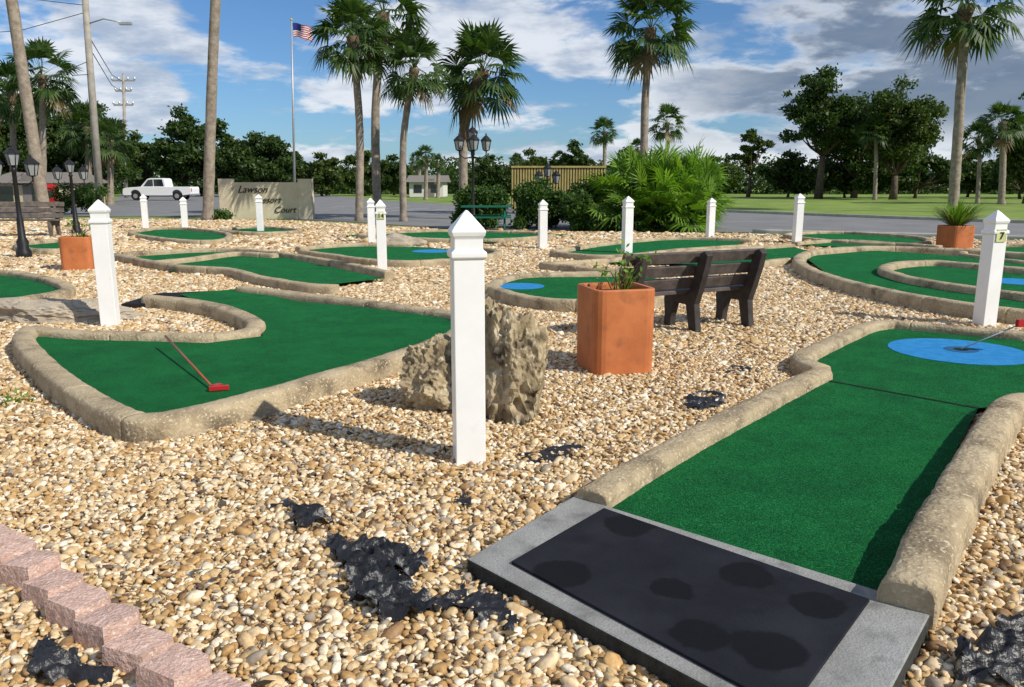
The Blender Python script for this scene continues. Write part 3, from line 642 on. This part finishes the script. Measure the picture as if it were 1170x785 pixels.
# palmetto bush
b=MB(); c=Vector((*G(768,264),0)); c.y+=1.3
for i in range(240):
    az=random.uniform(0,6.28); el=math.radians(random.uniform(-2,88)); d=Vector((math.cos(az)*math.cos(el),math.sin(az)*math.cos(el),math.sin(el)))
    o=c+Vector((random.uniform(-1.2,1.2),random.uniform(-.8,.8),random.uniform(0,.7)))
    fan(b,o,d,random.uniform(.6,1.6)*(.84+.30*math.sin(el)),random.uniform(.8,1.15),20,'palmetto',droop=.15,w=.036)
b.obj('palmetto_bush')
def hedge(x0,x1,Y,ty,depth,n,name='hedge'):
    a=P(x0,230,Y).x;d=P(x1,230,Y).x; h=P(x0,ty,Y).z; b=MB(); e=empty(name)
    cs=[];rs=[]
    for i in range(max(4,int((d-a)*2))):
        x_=a+.3+(d-a-.6)*random.random(); b.tube([(x_,Y+depth/2,0),(x_+random.uniform(-.2,.2),Y+depth/2+random.uniform(-.2,.2),h*.7)],[.04,.015],'bark',5)
    b.obj('stems',e)
    for i in range(int((d-a)*14)):
        cs.append((random.uniform(a,d),Y+random.uniform(0,depth),random.uniform(.1,h-.22+.1*math.sin(i)))); q=random.uniform(.2,.36); rs.append((q,q,q))
    leafobj('foliage',leafcloud(cs,rs,n,.06,shell=.15),'hedge',e)
hedge(520,692,25.5,210,1.4,40000); hedge(652,700,24.2,222,1.0,8000); hedge(60,120,38,208,1.0,7000); hedge(236,252,31,240,.8,1600)
# ---------------------------------------------------------------- sign wall
e=empty('entrance_sign_wall'); Y=33; a=P(253,250,Y).x; c=P(357,250,Y).x; h=P(300,206,Y).z; b=MB()
b.box(((a+c)/2,Y+.15,h/2-.05),(c-a-.9,.3,h-.06),'stucco')
for xx in (a+.25,c-.25): b.box((xx,Y+.15,h/2),(.55,.42,h+.12),'stucco')
b.obj('wall',e,bevel=.015)
w=c-a; text('Lawson',(a+w*.36,Y-.03,h*.68),.40,'black',e,shear=.4); text('Resort',(a+w*.53,Y-.03,h*.42),.36,'black',e,shear=.4); text('Court',(a+w*.70,Y-.03,h*.16),.36,'black',e,shear=.4)
# ---------------------------------------------------------------- flagpole
Y=70; e=empty('flagpole'); p0=P(336,212,Y); p1=P(333,24,Y); p0.z=-.1; b=MB(); b.tube([p0,p1],[.12,.06],'steel',10)
b.lathe(p1,[(.02,0),(.11,.08),(.11,.14),(.02,.22)],'yelp',10,smooth=True); b.obj('pole',e)
b=MB(); W_=1.6;Hh=1.1;nx=16
for r_ in range(13):
    for i in range(nx):
        def q(u,v): return p1+Vector((.08+u*W_,.18*math.sin(u*7+v),-.15-v*Hh-u*u*.45+.05*math.sin(u*9)))
        u0,u1,v0,v1=i/nx,(i+1)/nx,r_/13,(r_+1)/13; kk='flagb' if (u0<.4 and r_<7) else ('flagr' if r_%2==0 else 'flagw')
        b.add([q(u0,v0),q(u1,v0),q(u1,v1),q(u0,v1)],[(0,1,2,3)],kk)
b.obj('flag',e)
b=MB(); Y=42; p0=P(115,240,Y);p0.z=-.1; p1=P(95,-30,Y); b.tube([p0,p1],[.20,.15],'pole',10)
pa=P(98,28,Y); pb_=P(140,27,Y); b.tube([pa,pa.lerp(pb_,.5)+Vector((0,0,.25)),pb_+Vector((0,0,.05))],[.035]*3,'steel',6); b.box(pb_+Vector((.15,0,.0)),(.6,.22,.12),'steel')
b.obj('utility_pole')
b=MB(); Y=85; p0=P(143,215,Y);p0.z=-.1;p1=P(141,84,Y); b.tube([p0,p1],[.2,.14],'pole',8)
for yy,wd in((92,26),(104,18),(120,22)): 
    q1=P(141-wd/2,yy,Y);q2=P(141+wd/2,yy,Y); b.box((q1+q2)/2,((q2-q1).length,.15,.15),'pole')
    for t in(0,.3,.7,1): b.lathe(q1.lerp(q2,t),[(.06,.05),(.1,.2),(.05,.35)],'steel',8)
b.obj('utility_pole')
b=MB()
for s,e_ in [((97,6),(-60,-30)),((98,14),(-60,40)),((101,70),(-60,120)),((104,85),(60,70))]:
    q1=P(*s,42);q2=P(e_[0],e_[1],40); mid=q1.lerp(q2,.5)+Vector((0,0,-.35)); b.tube([q1,mid,q2],[.018]*3,'black',5)
for yy in (94,106): 
    q1=P(141,yy,85);q2=P(97,yy-60,42); b.tube([q1,q1.lerp(q2,.5)-Vector((0,0,.7)),q2],[.025]*3,'black',5)
b.obj('power_lines')
# ---------------------------------------------------------------- pickup truck
def truck(px,Y,Lm=5.9,col='carw'):
    c=P(px,226,Y); x=c.x; y=Y; e=empty('pickup_truck'); ax=Vector((1,0,0)); up=Vector((0,0,1)); ex=Vector((0,1,0)); o=Vector((x-Lm/2,y,0)); s_=Lm/5.9
    def arch(cx): return [(cx+.47*math.cos(t),.42+.47*math.sin(t)) for t in np.linspace(0,math.pi,9)]
    prof=[(.05,.42),(.0,.6),(.06,.98),(.35,1.06),(1.55,1.14),(5.85,1.14),(5.9,.95),(5.88,.5)]+[(5.2,.42)]+arch(4.65)[0:]+[(3.9,.40),(1.7,.40)]+arch(1.1)+[(.5,.42)]
    b=MB(); b.prism([(a*s_,q*s_) for a,q in prof],o,ax,up,ex,.95,col); b.obj('body',e,bevel=.03)
    b=MB(); b.prism([(a*s_,q*s_) for a,q in [(1.5,1.13),(2.15,1.80),(2.4,1.86),(3.45,1.86),(3.6,1.78),(3.72,1.13)]],o,ax,up,ex,.80,col); b.obj('cab',e,bevel=.04)
    b=MB()
    for sg in(-1,1):
        for w_ in ([(1.78,1.18),(2.22,1.72),(2.62,1.76),(2.62,1.18)],[(2.70,1.18),(2.70,1.76),(3.42,1.76),(3.54,1.18)]): b.prism([(a*s_,q*s_) for a,q in w_],o+ex*sg*.80,ax,up,ex,.012,'glass')
    b.prism([(1.60*s_,1.2*s_),(2.10*s_,1.74*s_),(2.07*s_,1.76*s_),(1.56*s_,1.22*s_)],o,ax,up,ex,.66,'glass'); b.obj('windows',e)
    b=MB()
    for cx in(1.1,4.65):
        for sg in(-1,1):
            q=o+ax*cx*s_+up*.38+ex*sg*.84; b.tube([q-ex*.12,q+ex*.12],[.38,.38],'tire',20,smooth=False); b.tube([q-ex*.13,q+ex*.13],[.2,.2],'steel',12,smooth=False)
    b.obj('wheels',e)
    b=MB(); b.box(o+Vector((.0,0,.55)),(.12,1.8,.16),'steel'); b.box(o+Vector((Lm,0,.5)),(.12,1.8,.16),'steel'); b.box(o+Vector((.03,-.7,.85)),(.08,.3,.16),'lglass'); b.box(o+Vector((Lm-.02,-.85,.9)),(.06,.14,.3),'red'); b.obj('trim',e)
truck(185,72,6.1)
# ---------------------------------------------------------------- buildings & fence
def house(px,Y,wpx,ty,k,name):
    c=P(px,215,Y); w=wpx/FP*Y; h=P(px,ty,Y).z; e=empty(name); b=MB(); wh=h*.68; b.box((c.x,Y+3,wh/2),(w,6,wh),k); b.obj('walls',e)
    b=MB(); b.prism([(-3.5,wh),(3.5,wh),(0,h)],(c.x,Y+3,0),(0,1,0),(0,0,1),(1,0,0),w/2+.4,'roof'); b.obj('roof',e)
    b=MB(); n=max(2,int(w/2.5))
    for i in range(n): b.box((c.x-w/2+w*(i+.5)/n,Y-.01,wh*.55),(.9,.06,.9),'glass')
    b.obj('windows',e); b=MB(); b.box((c.x+w*.12,Y-.01,1.0),(.9,.05,2.0),'roof'); b.obj('door',e)
house(25,50,75,196,'cream','yellow_house'); house(487,90,38,200,'wwall','white_house')
e=empty('slatted_fence'); Y=44; a=P(584,215,Y).x;c=P(692,215,Y).x; h=P(640,190,Y).z; b=MB(); b.box(((a+c)/2,Y+.08,h/2),(c-a,.06,h-.1),'fdark'); b.box(((a+c)/2,Y-.03,h-.03),(c-a,.12,.10),'fslat'); b.obj('screen',e)
b=MB(); n=34
for i in range(n): b.box((a+(c-a)*(i+.5)/n,Y,h/2-.05),((c-a)/n*.62,.05,h-.1),'fslat')
b.obj('slats',e)
x=P(71,232,46).x; b=MB(); b.lathe((x,46,0),[(.16,0),(.16,.08),(.11,.1),(.11,.5),(.14,.52),(.14,.58),(.10,.68),(.03,.75),(.03,.80)],'yelp',14,smooth=True); b.tube([(x-.2,46,.42),(x+.2,46,.42)],[.06,.06],'yelp',10); b.tube([(x,45.8,.36),(x,46,.36)],[.075,.075],'yelp',10); b.obj('fire_hydrant')
e=empty('newspaper_box'); x=P(58,225,47).x; b=MB(); b.box((x,47,.75),(.6,.5,.9),'red'); b.prism([(-.3,1.2),(.3,1.2),(.3,1.35),(-.15,1.42)],(x,47,0),(0,1,0),(0,0,1),(1,0,0),.3,'red'); b.box((x,46.74,.85),(.42,.02,.4),'glass'); b.tube([(x,47,0),(x,47,.3)],[.08,.08],'black'); b.obj('box',e)
# ---------------------------------------------------------------- sun, sky
sd=Vector((-1.34,.79,-1.555*math.tan(math.radians(38)))).normalized()
sl=bpy.data.lights.new('sun','SUN'); sl.energy=5.0; sl.angle=math.radians(.5); sl.color=(1,.94,.82)
so=bpy.data.objects.new('sun',sl); scene.collection.objects.link(so); so.rotation_euler=sd.to_track_quat('-Z','Y').to_euler(); so.location=(10,-6,12)
w=bpy.data.worlds.new('World'); scene.world=w; w.use_nodes=True; nt=w.node_tree; bg=nt.nodes['Background']
sk=nt.nodes.new('ShaderNodeTexSky'); sk.sky_type='NISHITA'; sk.sun_disc=False; sk.sun_elevation=math.radians(38); sk.sun_rotation=math.atan2(1.34,-.79); sk.air_density=1.0; sk.dust_density=.4; sk.ozone_density=3
tn=nt.nodes.new('ShaderNodeMix'); tn.data_type='RGBA'; tn.blend_type='MULTIPLY'; tn.inputs[0].default_value=1; L(nt,sk.outputs[0],tn.inputs[6]); tn.inputs[7].default_value=(.66,.92,1.22,1)
tc=nt.nodes.new('ShaderNodeTexCoord'); sx=nt.nodes.new('ShaderNodeSeparateXYZ'); L(nt,tc.outputs['Generated'],sx.inputs[0])
def mth(op,a,b_=None,clamp=False):
    n=nt.nodes.new('ShaderNodeMath'); n.operation=op; n.use_clamp=clamp
    for i,q in enumerate((a,b_)):
        if q is None: continue
        if isinstance(q,(int,float)): n.inputs[i].default_value=q
        else: L(nt,q,n.inputs[i])
    return n.outputs[0]
X,Y_,Z=sx.outputs; zz=mth('ADD',mth('MAXIMUM',Z,0),.24)
cx=nt.nodes.new('ShaderNodeCombineXYZ'); L(nt,mth('DIVIDE',X,zz),cx.inputs[0]); L(nt,mth('DIVIDE',Y_,zz),cx.inputs[1]); L(nt,mth('MULTIPLY',Z,3.0),cx.inputs[2])
def nz(scale,detail,rough,dist=0,off=(0,0,0)):
    mp=nt.nodes.new('ShaderNodeMapping'); mp.inputs['Location'].default_value=off; L(nt,cx.outputs[0],mp.inputs[0])
    n=nt.nodes.new('ShaderNodeTexNoise'); n.inputs['Scale'].default_value=scale; n.inputs['Detail'].default_value=detail; n.inputs['Roughness'].default_value=rough; n.inputs['Distortion'].default_value=dist
    L(nt,mp.outputs[0],n.inputs['Vector']); return n.outputs['Fac']
n1=nz(1.8,7,.58,.15,(3.1,1.7,0)); n2=nz(.6,3,.5,0,(7,2,1)); n3=nz(3.0,5,.6,0,(1,5,3))
def mr(v,a,b_,c=0,d=1):
    n=nt.nodes.new('ShaderNodeMapRange'); n.interpolation_type='SMOOTHSTEP'; L(nt,v,n.inputs[0])
    for i,q in zip((1,2,3,4),(a,b_,c,d)): n.inputs[i].default_value=q
    return n.outputs[0]
xr=mth('DIVIDE',X,mth('MAXIMUM',Y_,.2))
dens=mth('ADD',n1,mth('MULTIPLY',mth('MULTIPLY',mr(xr,.10,.42),mr(Z,.22,.15)),.14)); dens=mth('ADD',dens,mr(Z,.16,.03,0,.04)); dens=mth('ADD',dens,mth('MULTIPLY',mr(xr,-.28,-.42),.06)); dens=mth('ADD',dens,.012)
mask=mr(dens,.49,.59)
shade=mr(n3,.36,.58); dark=mth('MULTIPLY',mth('MULTIPLY',mr(xr,.10,.36),mr(Z,.03,.08)),mr(dens,.53,.64))
cm=nt.nodes.new('ShaderNodeMix'); cm.data_type='RGBA'; L(nt,shade,cm.inputs[0]); cm.inputs[6].default_value=(4.8,5.7,7.2,1); cm.inputs[7].default_value=(9.4,9.8,10.4,1)
c2=nt.nodes.new('ShaderNodeMix'); c2.data_type='RGBA'; L(nt,mth('MULTIPLY',dark,.88),c2.inputs[0]); L(nt,cm.outputs[2],c2.inputs[6]); c2.inputs[7].default_value=(1.5,2.1,3.1,1)
c3=nt.nodes.new('ShaderNodeMix'); c3.data_type='RGBA'; L(nt,mth('MULTIPLY',mask,.9),c3.inputs[0]); L(nt,tn.outputs[2],c3.inputs[6]); L(nt,c2.outputs[2],c3.inputs[7])
L(nt,c3.outputs[2],bg.inputs['Color']); bg.inputs['Strength'].default_value=.088
# ---------------------------------------------------------------- camera
cd=bpy.data.cameras.new('camera'); cd.sensor_width=36; cd.lens=FP/1170*36; cd.clip_end=4000; cd.clip_start=.05
co=bpy.data.objects.new('camera',cd); scene.collection.objects.link(co); co.location=(0,0,H); co.rotation_euler=(math.pi/2-TH,0,0); scene.camera=co
